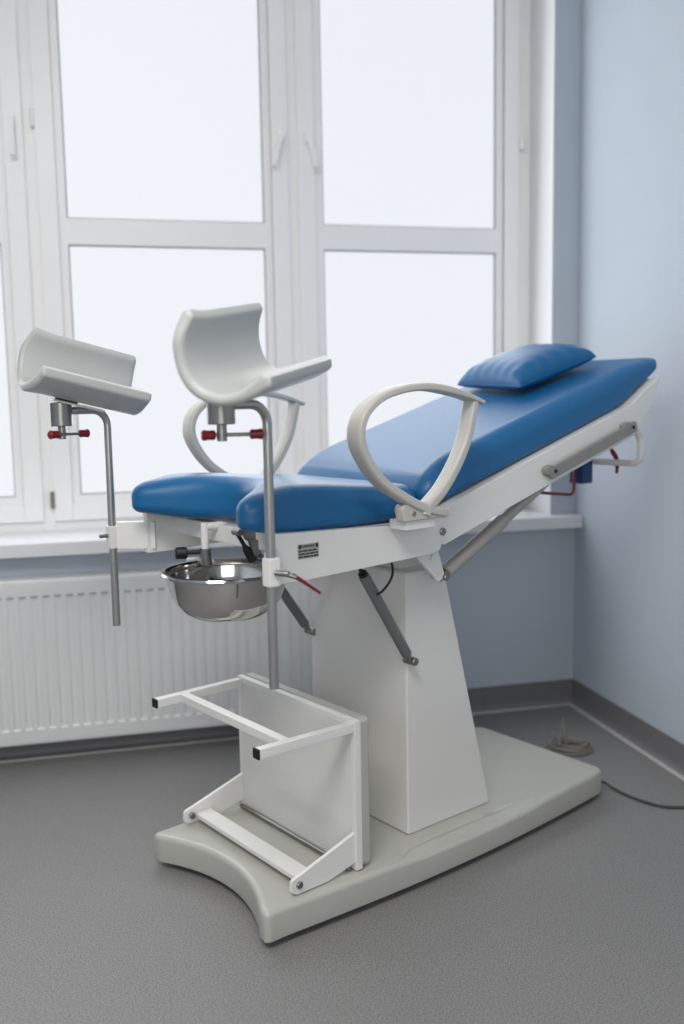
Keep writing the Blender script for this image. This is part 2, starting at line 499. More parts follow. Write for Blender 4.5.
# front sheet: grooves between the upper and lower hem, flat above and below them
zs = [(RZ0, 0, .012), (RZ0 + .006, 0, .003), (RZ0 + .02, 0, 0), (RZ0 + .068, 0, 0), (RZ0 + .078, 1, 0), (RZ1 - .075, 1, 0), (RZ1 - .055, 0, 0),
      (RZ1 - .012, 0, 0), (RZ1 - .004, 0, .003), (RZ1, 0, .012)]
grid = []
for z, g, d in zs:
    row = []
    for (x, y) in prof:
        depth = (y - RY) if (x < RX0 + .021 or x > RX1 - .021) else (y - RY) * g
        row.append(bm.verts.new((x, RY + max(depth, d), z)))
    grid.append(row)
back = [[bm.verts.new((x, RY + .02, z)) for (x, y) in prof] for z in (RZ0, RZ1)]
for i in range(len(grid) - 1):
    for j in range(len(prof) - 1):
        bm.faces.new((grid[i][j], grid[i][j + 1], grid[i + 1][j + 1], grid[i + 1][j]))
for j in range(len(prof) - 1):
    bm.faces.new((back[0][j], back[0][j + 1], grid[0][j + 1], grid[0][j]))
    bm.faces.new((grid[-1][j], grid[-1][j + 1], back[1][j + 1], back[1][j]))
build('front_panel', bm, M['radiator'], rad, off, angle=30)
bm = new(); box(bm, RX0 + .002, RX1 - .002, RY + .02, RY + .095, RZ0 + .012, RZ1 - .012)
build('radiator_core', bm, M['radiator'], rad, off, smooth=False)
bm = new(); bm2 = new()
for k in range(k0, kn):
    c = P0 + k * pitch
    box(bm, c - .013, c + .013, RY - .0012, RY + .001, .665, .672)
    box(bm2, c - .013, c + .013, RY - .004, RY + .001, .146, .157, bev=.002)
build('upper_groove_ends', bm, M['slot'], rad, off, smooth=False)
build('lower_weld_row', bm2, M['rail_white'], rad, off)
bm = new()
box(bm, RX0 + .004, RX1 - .004, RY + .008, RY + .10, RZ1 - .012, RZ1 - .001)
for k in range(26): box(bm, RX0 + .05 + k * .083, RX0 + .10 + k * .083, RY + .03, RY + .08, RZ1 - .002, RZ1)
build('top_grille', bm, M['radiator'], rad, off, smooth=False)
for xb in (-.9, .7):
    bm = new(); box(bm, xb - .02, xb + .02, RY + .09, YB - .001, .2, .62, bev=.003)
    build('wall_bracket', bm, M['radiator'], rad, off)

# ------------------------------------------------------------------ the examination chair
TH = radians(25.2); Y0 = .0113
O = Vector((.214 - sin(TH) * Y0, 2.516 + cos(TH) * Y0, 0))
def W(x, y, z): return O + Vector((cos(TH) * x - sin(TH) * y, sin(TH) * x + cos(TH) * y, z))
CX = .70
chair = empty('gynecological_chair', W(CX, 0, 0), TH)
tag(chair, 'white gynecological examination chair with blue cushions, ring armrests and leg supports by the window', 'examination chair')
SH = Vector((-CX, 0, 0))
def part(name, bm, m, parent=None, angle=35, label=None):
    o = build(name, bm, M[m], parent or chair, SH, angle=angle)
    if label: o['label'] = label
    return o

# --- base: long moulded foot with a concave front
front = []
NB = 22
for i in range(NB + 1):
    y = .262 - .524 * i / NB
    front.append((.074 * (1 - (abs(y) / .262) ** 2.0) , y))
out = fillet([(-.008, .30)], 0)
corner = lambda cx, cy, r, a0, a1, n=7: [(cx + r * cos(a0 + (a1 - a0) * k / n), cy + r * sin(a0 + (a1 - a0) * k / n)) for k in range(n + 1)]
side_near = [(x_, -(.300 + .034 * sin(pi * min(1, max(0, x_ / 1.38))))) for x_ in [.05 + 1.28 * k / 16 for k in range(17)]]
side_far = [(a, -b) for a, b in reversed(side_near)]
end = fillet([(1.33, -.31), (1.425, -.290), (1.425, .290), (1.33, .31)], [0, .035, .035, 0])
outline = ([(p[0], p[1]) for p in front]
           + corner(.012, -.284, .02, pi * 1.12, pi * 1.5)
           + side_near + end[1:-1] + side_far
           + corner(.012, .284, .02, pi * .5, pi * .88))
step_line = [Vector((q.x, q.y)) for q in catmull([Vector((a, b, 0)) for a, b in
    [(.400, .372), (.425, .335), (.465, .302), (.52, .283), (.60, .274), (.75, .273), (.90, .276), (1.0, .287), (1.09, .310), (1.17, .345), (1.22, .372)]], 6)]
def step_dist(x, y):
    """signed distance to the step line, positive on the shoulder side"""
    p = Vector((x, abs(y))); best = 9.0; sg = -1
    for i in range(len(step_line) - 1):
        a = step_line[i]; b = step_line[i + 1]; d = b - a
        t = max(0, min(1, (p - a).dot(d) / d.length_squared)); q = a + d * t
        l = (p - q).length
        if l < best:
            best = l; sg = 1 if d.x * (p.y - a.y) - d.y * (p.x - a.x) > 0 else -1
    return best * sg
def shoulder(x, y):
    """the lower shoulder beside the pedestal, running out at both ends"""
    if not (.38 < x < 1.24 and abs(y) > .24): return 0.0
    d = step_dist(x, y)
    return .0055 * math.exp(-(d / .0034) ** 2) + .010 * sstep((d + .004) / .055)
bm = new()
rings = []
R1 = .016
for k in range(5):
    t = pi / 2 * k / 4; rings.append((inset(outline, .004 * (1 - sin(t))), .021 + .004 * (1 - cos(t))))
for k in range(7):
    t = pi / 2 * k / 6; rings.append((inset(outline, R1 * (1 - cos(t))), .104 - R1 * (1 - sin(t))))
VV = []
for q, (ring, h) in enumerate(rings):
    VV.append([bm.verts.new((a, b, h - (shoulder(a, b) * max(0, (h - .07) / .034)))) for a, b in ring])
NN = len(outline)
for i in range(len(VV) - 1):
    for j in range(NN):
        bm.faces.new((VV[i][j], VV[i][(j + 1) % NN], VV[i + 1][(j + 1) % NN], VV[i + 1][j]))
def inside(p, poly):
    c = False
    for i in range(len(poly)):
        a = poly[i - 1]; b = poly[i]
        if (a[1] > p[1]) != (b[1] > p[1]) and p[0] < (b[0] - a[0]) * (p[1] - a[1]) / (b[1] - a[1]) + a[0]: c = not c
    return c
top = rings[-1][0]
safe = inset(outline, R1 + .003)
pts = [Vector(p) for p in top]
for sg_ in (-1, 1):
    for off_ in (-.0075, -.0045, -.0022, 0.0, .0022, .0045, .0075):
        for i in range(len(step_line) - 1):
            a = step_line[i]; d = (step_line[i + 1] - a).normalized()
            q = a + Vector((-d.y, d.x)) * off_
            if inside((q.x, q.y), safe): pts.append(Vector((q.x, q.y * sg_)))
gx = .02
while gx < 1.42:
    fine = .36 < gx < 1.26
    gy = -.336
    while gy < .337:
        if inside((gx, gy), safe) and not (fine and abs(gy) > .25 and -.010 < step_dist(gx, gy) < .010): pts.append(Vector((gx, gy)))
        gy += .008 if (fine and abs(gy) > .25) else .03
    gx += .012
edges = [(i, (i + 1) % NN) for i in range(NN)]
cv, ce, cf, _, _, _ = delaunay_2d_cdt(pts, edges, [], 1, 1e-6)
tv = []
for i, p in enumerate(cv):
    tv.append(bm.verts.new((p.x, p.y, .104 - shoulder(p.x, p.y))))
for f in cf: bm.faces.new([tv[i] for i in f])
cv, ce, cf, _, _, _ = delaunay_2d_cdt([Vector(p) for p in rings[0][0]], edges, [], 1, 1e-6)
tv = [bm.verts.new((p.x, p.y, .021)) for p in cv]
for f in cf: bm.faces.new([tv[i] for i in f])
bmesh.ops.remove_doubles(bm, verts=bm.verts, dist=1e-5)
base = part('base', bm, 'abs', angle=80)
base.modifiers.clear()
for fx, fy in ((.12, .24), (.12, -.24), (1.3, .24), (1.3, -.24)):
    bm = new(); cyl(bm, (fx, fy, 0), (fx, fy, .026), .026, chamfer=.003)
    part('foot', bm, 'black', base)

# --- pedestal: wedge that narrows to the top on the head side
bm = new()
pr = [(.560, .1035), (.918, .1035), (.715, .895), (.560, .895)]
slab(bm, fillet(pr, [.009, .009, .009, .009], 4), -.221, .238, .006, .006, lambda a, b, h: (a, h, b), n=3)
ped = part('pedestal', bm, 'ped')
bm = new(); box(bm, .59, .70, -.16, .18, .894, .985, bev=.004)
part('pedestal_head', bm, 'white', ped)

# --- seat frame
a1 = radians(1.2)
rail_prof = fillet([(.028, .952), (.10, .952), (.53, .966), (.575, .972), (.600, 1.03), (.582, 1.056), (.42, 1.060), (.028, 1.076)], [.004, 0, 0, .015, .02, .015, 0, .004], 4)
rails = {}
for s in (-1, 1):
    bm = new()
    ya, yb = sorted((s * .318, s * .345))
    plank(bm, rail_prof, ya, yb)
    # short horn that carries the leg support clamp
    hp = [(.075, .972), (.075, 1.056)]
    T = Matrix.Translation((.03, s * .334, 0)) @ Matrix.Rotation(math.atan2(s * .066, -.072), 4, 'Z')
    box(bm, -.03, .085, -.007, .007, .965, 1.045, T, bev=.002)
    rails[s] = part('side_rail', bm, 'white')
    bm = new(); cyl(bm, (.584, s * .344, 1.026), (.584, s * .352, 1.026), .011, chamfer=.002)
    part('bolt', bm, 'steel', rails[s])
bm = new()
for xx in (.13, .50):
    box(bm, xx, xx + .04, -.319, .319, 1.0, 1.05, bev=.003)
# seat board under the cushion, sloping gussets at the front
box(bm, .20, .56, -.318, .318, 1.046, 1.063, bev=.002)
for s in (-1, 1):
    plank(bm, [(.13, 1.050), (.28, 1.050), (.28, .990), (.20, .985)], s * .22 - .004, s * .22 + .004, .001)
cross = part('seat_frame', bm, 'white')
# rating plate on the near rail
bm = new(); box(bm, .088, .152, -.3468, -.3448, 1.008, 1.044, bev=.0004)
rp = part('rating_plate', bm, 'tag', rails[-1], label='small grey rating plate with dark printed lines')
bm = new()
box(bm, .0900, .098, -.3474, -.3466, 1.033, 1.0425); box(bm, .142, .150, -.3474, -.3466, 1.033, 1.0425)
for k in range(7): box(bm, .1015 + k * .0055, .1050 + k * .0055, -.3474, -.3466, 1.035, 1.041)
for k in range(3):
    x_ = .090
    for wd_ in ((.012, .018, .009, .014), (.020, .010, .016, .006), (.009, .015, .012, .012))[k]:
        box(bm, x_, x_ + wd_, -.3474, -.3466, 1.0105 + k * .0072, 1.0145 + k * .0072); x_ += wd_ + .0022
part('printed_lines', bm, 'ink', rp)

# --- seat cushion: thick, with a wide scooped front
half = [(.150, 0), (.138, -.06), (.105, -.12), (.055, -.175), (.005, -.220), (-.030, -.258), (-.030, -.295), (.012, -.318), (.08, -.322),
        (.20, -.322), (.34, -.322), (.46, -.320), (.515, -.308), (.545, -.275), (.552, -.22), (.553, -.11)]
ctl = half + [(.553, 0)] + [(a, -b) for a, b in reversed(half[1:])]
outl = [(q.x, q.y) for q in catmull([Vector((a, b, 0)) for a, b in ctl], 6, closed=True)]
bm = new()
def seatmap(a, b, h):
    t = (h - 1.066) / .11
    return (a, b, h - .024 * t * sstep((a - .10) / .42) - .016 * t * sstep((.12 - a) / .15) + .016 * (1 - t) * sstep((.10 - a) / .13))
def inside(p, poly):
    c = False
    for i in range(len(poly)):
        a = poly[i - 1]; b = poly[i]
        if (a[1] > p[1]) != (b[1] > p[1]) and p[0] < (b[0] - a[0]) * (p[1] - a[1]) / (b[1] - a[1]) + a[0]: c = not c
    return c
def dist_to(p, poly):
    best = 9.0; p = Vector(p)
    for i in range(len(poly)):
        a = Vector(poly[i - 1]); d = Vector(poly[i]) - a
        if d.length_squared < 1e-12: continue
        t = max(0, min(1, (p - a).dot(d) / d.length_squared)); best = min(best, (p - a - d * t).length)
    return best
def pad(bm, outl, h0, h1, bot, topr, f, step=.012, di=.014):
    """upholstered pad: rolled rim, then a top whose height follows the distance from the rim"""
    iw, ih = topr; bw, bh = bot
    drop = lambda d, w, h: h * (1 - math.sqrt(max(0, 1 - max(0, 1 - d / w) ** 2)))
    prof = [(di, h0 + drop(di, bw, bh))] + [(di * (1 - sin(a)), h0 + drop(di * (1 - sin(a)), bw, bh)) for a in (.35, .7, 1.0, 1.25, 1.45)] + [(0, h0 + bh)]
    prof += [(0, h1 - ih)] + [(d, h1 - drop(d, iw, ih)) for d in (.0003, .0012, .003, .0055, .0095, di)]
    rings = [[bm.verts.new(f(a, b, h)) for a, b in inset(outl, d)] for d, h in prof]
    N = len(outl)
    for i in range(len(rings) - 1):
        for j in range(N): bm.faces.new((rings[i][j], rings[i][(j + 1) % N], rings[i + 1][(j + 1) % N], rings[i + 1][j]))
    ring = inset(outl, di); flo = inset(outl, di + .004)
    for ht, sgn, (w, h) in ((h1, -1, topr), (h0, 1, bot)):
        P = [Vector(p) for p in ring]
        xs_ = [p[0] for p in outl]; ys_ = [p[1] for p in outl]
        gx = min(xs_)
        while gx < max(xs_):
            gy = min(ys_)
            while gy < max(ys_):
                if inside((gx, gy), flo): P.append(Vector((gx, gy)))
                gy += step
            gx += step
        cv, ce, cf, ov, _, _ = delaunay_2d_cdt(P, [(i, (i + 1) % N) for i in range(N)], [], 1, 1e-7)
        vs = [bm.verts.new(f(p.x, p.y, ht + sgn * drop(dist_to(p, outl), w, h))) for p in cv]
        for t_ in cf: bm.faces.new([vs[i] for i in t_])
    bmesh.ops.remove_doubles(bm, verts=bm.verts, dist=4e-5)
pad(bm, outl, 1.064, 1.186, (.026, .034), (.046, .056), seatmap)
part('seat_cushion', bm, 'blue', angle=60)

# --- backrest
AB = radians(16.7); HX, HZ = .595, 1.025
def B(s, y, t): return Vector((HX + s * cos(AB) - t * sin(AB), y, HZ + s * sin(AB) + t * cos(AB)))
bprof = fillet([(-.030, -.036), (.915, -.036), (1.035, .030), (1.120, .115), (1.105, .112), (.925, .070), (.05, .066), (-.02, .05)],
               [.02, .03, .03, .008, .004, .02, .01, .02], 5)
bm = new()
for s in (-1, 1):
    ya, yb = sorted((s * .326, s * .346))
    slab(bm, bprof, ya, yb, .004, .004, lambda a, b, h: B(a, h, b), n=2)
slab(bm, [(.03, .040), (.93, .040), (1.09, .098), (1.10, .108), (.92, .066), (.03, .062)], -.327, .327, 0, 0, lambda a, b, h: B(a, h, b))
bfr = part('backrest_frame', bm, 'white')
for s in (-1, 1):
    y0_, y1_ = sorted((s * .356, s * .366))
    bm = new()
    slab(bm, fillet([(.450, -.016), (.914, -.016), (.914, .020), (.450, .020)], .010, 5), y0_, y1_, .002, .002, lambda a, b, h: B(a, h, b))
    for ss in (.47, .895):
        tube(bm, [B(ss, s * .345, +.004), B(ss, s * .358, +.004)], .010, 14)
    rl = part('accessory_rail', bm, 'rail_grey', bfr, label='grey steel accessory rail')
    for ss in (.475, .892):
        bm = new(); tube(bm, [B(ss, s * .365, +.004), B(ss, s * .3685, +.004)], .006, 12)
        part('rail_screw', bm, 'black', bfr)
    for ss in (.452, .862):
        bm = new()
        slab(bm, fillet([(ss - .018, .004), (ss + .018, .004), (ss + .018, .028), (ss - .018, .028)], .009, 4), min(s * .347, s * .368), max(s * .347, s * .368), .002, .002, lambda a, b, h: B(a, h, b))
        part('rail_clip', bm, 'rail_grey', bfr)
# push handle bent from white tube behind the head end
bm = new()
hy = .305
tube(bm, bend([B(.97, -hy, .0), B(1.005, -hy, -.075), B(.985, -hy, -.160), B(.985, hy, -.160), B(1.005, hy, -.075), B(.97, hy, .0)], .035, 8), .0115, 16)
part('push_handle', bm, 'white', bfr)
bm = new()
plan = fillet([(-.022, -.318), (1.185, -.318), (1.185, .318), (-.022, .318)], [.05, .06, .06, .05], 8)
dense = []
for i in range(len(plan)):          # extra points along the long sides
    a = Vector(plan[i]); b = Vector(plan[(i + 1) % len(plan)]); m_ = max(1, int((b - a).length / .04))
    dense += [tuple(a.lerp(b, k / m_)) for k in range(m_)]
def bmap(a, b, h):
    tb = .066 if a < .90 else .066 + .070 * ((a - .90) / .285) ** 1.15
    tt = .180 - .012 * sstep((a - 1.0) / .18) - .050 * max(0, 1 - (a + .02) / .17) ** 2
    return B(a, b, tb + h / .114 * (tt - tb))
slab(bm, dense, 0, .114, .022, .050, bmap, n=8)
part('backrest_cushion', bm, 'blue', angle=60)

# --- ring armrests
def armrest(s):
    ya = s * .405; dx = -.018
    sec = fillet([(-1, -1), (1, -1), (1, 1), (-1, 1)], .55, 4)
    bm = new()
    def ribbon(P, w, th):
        N = len(P); rings = []
        for i in range(N):
            t = (P[min(i + 1, N - 1)] - P[max(i - 1, 0)]).normalized()
            nr = Vector((-t.z, 0, t.x))
            ww = w(i / (N - 1)); tt = th(i / (N - 1))
            rings.append([bm.verts.new(P[i] + Vector((0, a * ww, 0)) + nr * (b * tt)) for a, b in sec])
        n = len(sec)
        for i in range(N - 1):
            for j in range(n): bm.faces.new((rings[i][j], rings[i][(j + 1) % n], rings[i + 1][(j + 1) % n], rings[i + 1][j]))
        bm.faces.new(list(reversed(rings[0]))); bm.faces.new(rings[-1])
    pts = [(.538, 1.092), (.458, 1.112), (.388, 1.146), (.318, 1.190), (.270, 1.245), (.247, 1.300), (.262, 1.355), (.315, 1.396),
           (.390, 1.417), (.470, 1.423), (.545, 1.415), (.615, 1.400), (.680, 1.380)]
    ribbon(catmull([Vector((x + dx, ya, z)) for x, z in pts], 6), lambda u: .020 + .008 * min(1, u * 2.5), lambda u: .0140 - .0030 * min(1, u * 1.6) - .0045 * max(0, u - .85) / .15)
    p2 = [(.655, 1.392), (.645, 1.345), (.625, 1.280), (.588, 1.215), (.535, 1.152), (.480, 1.108), (.47, 1.090)]
    ribbon(catmull([Vector((x + dx, ya, z)) for x, z in p2], 6), lambda u: .024 - .003 * u, lambda u: .0115 + .005 * u)
    foot = fillet([(.382, 1.120), (.392, 1.078), (.505, 1.078), (.555, 1.078), (.560, 1.096), (.50, 1.118), (.43, 1.132)], [.015, .006, .006, .010, .010, .02, .02], 4)
    slab(bm, foot, min(s * .388, s * .420), max(s * .388, s * .420), .004, .004, lambda a, b, h: (a + dx, h, b), n=3)
    ar = part('armrest', bm, 'arm', angle=45)
    bm = new(); box(bm, .388, .492, min(s * .345, s * .412), max(s * .345, s * .408), 1.054, 1.080, bev=.003)
    part('armrest_bracket', bm, 'white', ar)
    for xx, zz in ((.425, 1.098), (.505, 1.098)):
        bm = new(); cyl(bm, (xx + dx, s * .417, zz), (xx + dx, s * .4225, zz), .0065, chamfer=.001)
        part('screw', bm, 'steel', ar)
armrest(-1); armrest(1)

# --- brackets and struts under the seat
for s in (-1, 1):
    bm = new()
    tri = fillet([(.515, .968), (.612, .968), (.640, .887), (.615, .872)], [.004, .006, .012, .012], 4)
    plank(bm, tri, min(s * .288, s * .300), max(s * .288, s * .300), .002)
    cyl(bm, (.588, s * .300, .946), (.588, s * .306, .946), .008)
    br = part('strut_bracket', bm, 'white')
    a = Vector((.640, s * .284, .884)); b = Vector((1.045, s * .284, 1.095)); d = (b - a).normalized()
    bm = new(); cyl(bm, a + d * .02, a + d * .30, .021, 20, .004); cyl(bm, a + d * .29, a + d * .52, .017, 20)
    st = part('backrest_strut', bm, 'alu')
    bm = new(); cyl(bm, (a.x, s * .31, a.z), (a.x, s * .25, a.z), .010, 16, .002); tube(bm, [a - d * .008, a + d * .025], .012, 14)
    part('strut_joint', bm, 'steel', st)
    # gas spring from the rail to the pedestal
    p = Vector((.560, s * .236 + (.012 if s > 0 else 0), .642)); q = Vector((.352, s * .262, .945)); d = (q - p).normalized()
    bm = new(); cyl(bm, p + d * .022, q - d * .03, .0155, 20, .004)
    sp = part('gas_spring', bm, 'spring')
    bm = new(); cyl(bm, q - d * .032, q - d * .022, .013, 16); cyl(bm, q - d * .03, q + d * .03, .006, 12)
    part('piston_rod', bm, 'black', sp)
    bm = new(); cyl(bm, p + d * .026, p - d * .004, .010, 14, .002); cyl(bm, (p.x, s * .215, p.z), (p.x, s * .262, p.z), .012, 16, .002)
    part('spring_joint', bm, 'steel', sp)
bm = new()
tube(bm, catmull([(.46, -.262, .962), (.466, -.27, .93), (.455, -.275, .90), (.425, -.275, .872), (.405, -.27, .862)], 6), .0035, 8)
part('control_cable', bm, 'black')

# --- footrest: padded panel, step frame, lower brackets
bm = new()
box(bm, .312, .326, -.290, .290, .108, .532, bev=.002)
for (a, b, c, d) in ((-.290, -.272, .108, .532), (.272, .290, .108, .532), (-.272, .272, .514, .532), (-.272, .272, .108, .124)):
    box(bm, .304, .313, a, b, c, d, bev=.002)
fp = part('footrest_panel', bm, 'white')
bm = new()
box(bm, .3045, .3125, -.2725, .2725, .1235, .5145)
part('panel_insert', bm, 'ped', fp)
bm = new()
slab(bm, fillet([(-.288, .112), (.288, .112), (.288, .535), (-.288, .535)], .014, 5), .326, .360, 0, .010, lambda a, b, h: (h, a, b), n=4)
part('back_pad', bm, 'abs', fp)
bm = new()
for s in (-1, 1):
    T = Matrix.Translation((.304, s * .276, .514)) @ Matrix.Rotation(math.atan2(s * -.009, -.30) + 0, 4, 'Z')
    box(bm, 0, .300, -.0125, .0125, -.0125, .0125, T, bev=.002)
box(bm, .082, .110, -.262, .262, .5025, .5265, bev=.002)
sf = part('step_frame', bm, 'white')
for s in (-1, 1):
    bm = new()
    T = Matrix.Translation((.304, s * .276, .514)) @ Matrix.Rotation(math.atan2(s * -.009, -.30), 4, 'Z')
    box(bm, .299, .305, -.0132, .0132, -.0132, .0132, T, bev=.001)
    part('end_cap', bm, 'black', sf, label='square black plastic end cap')
for s in (-1, 1):
    bm = new()
    pr = fillet([(.305, .215), (.305, .130), (.205, .108), (.105, .108), (.088, .118), (.090, .150), (.12, .158)], [.002, .002, .03, .012, .008, .012, .01], 4)
    plank(bm, pr, min(s * .272, s * .284), max(s * .272, s * .284), .002)
    sb = part('side_bracket', bm, 'white')
    bm = new(); cyl(bm, (.113, s * .262, .133), (.113, s * .290, .133), .010, 16, .002)
    part('pivot_bolt', bm, 'steel', sb)
bm = new(); box(bm, .126, .180, -.271, .271, .122, .138, bev=.003)
part('lower_crossbar', bm, 'white')
bm = new(); cyl(bm, (.293, -.272, .112), (.293, .272, .112), .007, 14)
part('hinge_rod', bm, 'steel')

# --- leg supports on steel poles
def rotm(a, b, c):
    return Matrix.Rotation(radians(c), 3, 'Z') @ Matrix.Rotation(radians(b), 3, 'Y') @ Matrix.Rotation(radians(a), 3, 'X')
def leg_support(s, pos, rot, ztop, zbot, xend):
    x0, y0 = (-.032 if s < 0 else -.043), s * .403
    pz = ztop
    bm = new()
    tube(bm, bend([(x0, y0, zbot), (x0, y0, pz), (xend, y0, pz)], .045, 10), .0115, 18)
    pole = part('support_pole', bm, 'grey_tube')
    bm = new()
    box(bm, x0 - .015, x0 + .017, y0 - .016, y0 + .016, .966, 1.034, bev=.004)
    cl = part('clamp', bm, 'white', pole)
    # quick-release handle on the clamp
    bm = new()
    if s < 0:
        cyl(bm, (x0 + .0, y0 - .016, 1.0), (x0 + .02, y0 - .045, .998), .007, 12, .001)
        cyl(bm, (x0 + .015, y0 - .038, .998), (x0 + .035, y0 - .052, .990), .006, 12, .001)
        part('lever_shaft', bm, 'steel', pole)
        bm = new(); tube(bm, [(x0 + .028, y0 - .048, .995), (x0 + .05, y0 - .053, .980), (x0 + .098, y0 - .058, .945)], [.0055, .0045, .0035], 10)
        part('red_lever', bm, 'red', pole, label='red release lever')
    else:
        cyl(bm, (x0 - .012, y0, 1.005), (x0 - .040, y0 + .004, 1.005), .006, 12, .001)
        part('lever_shaft', bm, 'steel', pole)
    # socket, clamping screw with two red knobs
    jx, jy = xend - .010, y0
    bm = new(); cyl(bm, (jx, jy, pz - .043), (jx, jy, pz + .024), .031, 28, .002)
    so = part('socket', bm, 'steel', pole)
    bm = new(); cyl(bm, (jx, jy, pz - .080), (jx, jy, pz - .042), .0115, 16, .001)
    ka, kb = (Vector((-.013, .006, 0)), Vector((.056, -.026, 0))) if s < 0 else (Vector((-.016, -.012, 0)), Vector((.054, .004, 0)))
    kc = Vector((jx, jy, pz - .066)); cyl(bm, kc + ka, kc + kb, .0045, 12)
    part('clamping_screw', bm, 'steel', pole)
    for kx, ky, d in ((jx + ka.x, jy + ka.y, -1), (jx + kb.x, jy + kb.y, 1)):
        bm = new()
        v = (kb - ka).normalized() * d
        c0 = Vector((kx, ky, pz - .066))
        tube(bm, [c0, c0 + v * .005, c0 + v * .013, c0 + v * .027, c0 + v * .031], [.009, .0115, .0105, .0125, .008], 16)
        part('knob', bm, 'red', pole, label='red plastic knob')
    # ball joint and cup
    R = rotm(*rot); Pp = Vector(pos)
    bm = new(); cyl(bm, (jx, jy, pz + .028), Pp + R @ Vector((0, 0, -.014)), .009, 12)
    bmesh.ops.create_uvsphere(bm, u_segments=16, v_segments=10, radius=.014, matrix=Matrix.Translation(Vector((jx, jy, pz + .036))))
    part('ball_joint', bm, 'black', pole)
    Lh = .168
    bm = new(); T = Matrix.Translation(Pp) @ R.to_4x4()
    box(bm, -.075, .075, -.03, .03, -.022, -.0165, T, bev=.001)
    cen = [(.080, .135), (.083, .105), (.078, .070), (.060, .032), (.032, .008), (0, 0), (-.035, .003), (-.067, .017), (-.093, .038), (-.113, .060)]
    cpts = [(q.x, q.y) for q in catmull([Vector((a, b, 0)) for a, b in cen], 4)]
    th = .0125
    left = []; right = []
    for i in range(len(cpts)):
        a = Vector(cpts[max(i - 1, 0)]); b = Vector(cpts[min(i + 1, len(cpts) - 1)])
        t = (b - a).normalized(); nn = Vector((-t.y, t.x)); c = Vector(cpts[i])
        w_ = th * (1 + .35 * sstep((i - len(cpts) + 12) / 12.0) + .1 * sstep((6 - i) / 6.0))
        left.append(c + nn * w_); right.append(c - nn * w_)
    def cap(c, t, th):
        a0 = math.atan2(t[1], t[0]); return [(c[0] + th * cos(a0 + a), c[1] + th * sin(a0 + a)) for a in (pi / 3, 0, -pi / 3)]
    tE = (Vector(cpts[-1]) - Vector(cpts[-2])).normalized(); tS = (Vector(cpts[0]) - Vector(cpts[1])).normalized()
    ring = [tuple(p) for p in left] + cap(cpts[-1], tE, th * 1.35) + [tuple(p) for p in reversed(right)] + cap(cpts[0], tS, th * 1.1)
    bmc = new()
    def cupmap(a, b, h):
        lip = sstep((-a - .02) / .10); wall = sstep((b - .08) / .07)
        k = h / Lh
        sh = (.11 * lip + .13 * wall) if k < 0 else (.03 * lip + .03 * wall)
        fl = 1 + .07 * max(0, -k - .40) ** 2 / .36 * (1 - lip)
        return Pp + R @ Vector((h * (1 - sh * abs(k)), a * fl, .05 + (b - .05) * fl))
    slab(bmc, ring, -Lh, -Lh + .02, .0122, 0, cupmap, n=6, caps='low')
    slab_side(bmc, ring, [-Lh + .02 + (2 * Lh - .04) * k / 16 for k in range(17)], cupmap)
    slab(bmc, ring, Lh - .02, Lh, 0, .0122, cupmap, n=6, caps='high')
    cup = part('leg_support', bmc, 'cup', angle=50)
    part('mounting_plate', bm, 'white', cup)
leg_support(-1, (-.112, -.44, 1.432), (17.9, -8.5, 27.6), 1.388, .722, -.143)
leg_support(1, (-.135, .385, 1.412), (12, 13.9, -5.9), 1.375, .732, -.172)

# --- basin holder below the seat
bm = new()
cyl(bm, (.092, .10, 1.058), (.092, .10, .975), .011, 16)
tube(bm, [(.092, .10, 1.045), (.21, .10, 1.045)], .012, 12)
tube(bm, bend([(.092, .10, 1.0), (.092, .10, .955), (.075, .17, .945)], .02), .007, 10)
bh = part('basin_post', bm, 'white')
bm = new(); cyl(bm, (.092, .10, .935), (.092, .10, .985), .017, 18, .002)
part('collar', bm, 'steel', bh)
bm = new(); cyl(bm, (.09, .10, .975), (.03, .125, .975), .006, 10); cyl(bm, (.045, .120, .975), (.015, .133, .975), .017, 16, .003)
part('clamp_knob', bm, 'black', bh)
bm = new()
tube(bm, [(.070, -.100, 1.052), (.108, -.100, .990)], .0055, 12)
tube(bm, [(.094, -.100, 1.012), (.100, -.100, 1.003), (.118, -.100, .972)], [.007, .011, .013], 12)
part('tilt_strut', bm, 'black')
bm = new()
plank(bm, [(.085, 1.056), (.26, 1.050), (.26, 1.022), (.105, 1.026)], -.100, -.085, .002)
plank(bm, [(.100, 1.030), (.16, 1.024), (.13, .985), (.115, .985)], -.112, -.103, .002)
cyl(bm, (.072, -.115, 1.052), (.072, -.085, 1.052), .009, 14)
part('basin_bracket', bm, 'steel')
RB, ZB, BX, BY = .172, .946, .070, -.045
bm = new()   # wire ring that the basin hangs in
pts = [(BX + (RB - .016) * cos(2 * pi * k / 40), BY + (RB - .016) * sin(2 * pi * k / 40), ZB - .012) for k in range(41)]
tube(bm, pts, .004, 8, caps=False)
tube(bm, [(.075, .10, .945), (BX, BY + RB - .016, ZB - .012)], .006, 10)
tube(bm, [(BX + RB - .016, BY, ZB - .012), (.25, -.045, .955), (.25, -.045, 1.046)], .006, 10)
part('basin_ring', bm, 'steel')

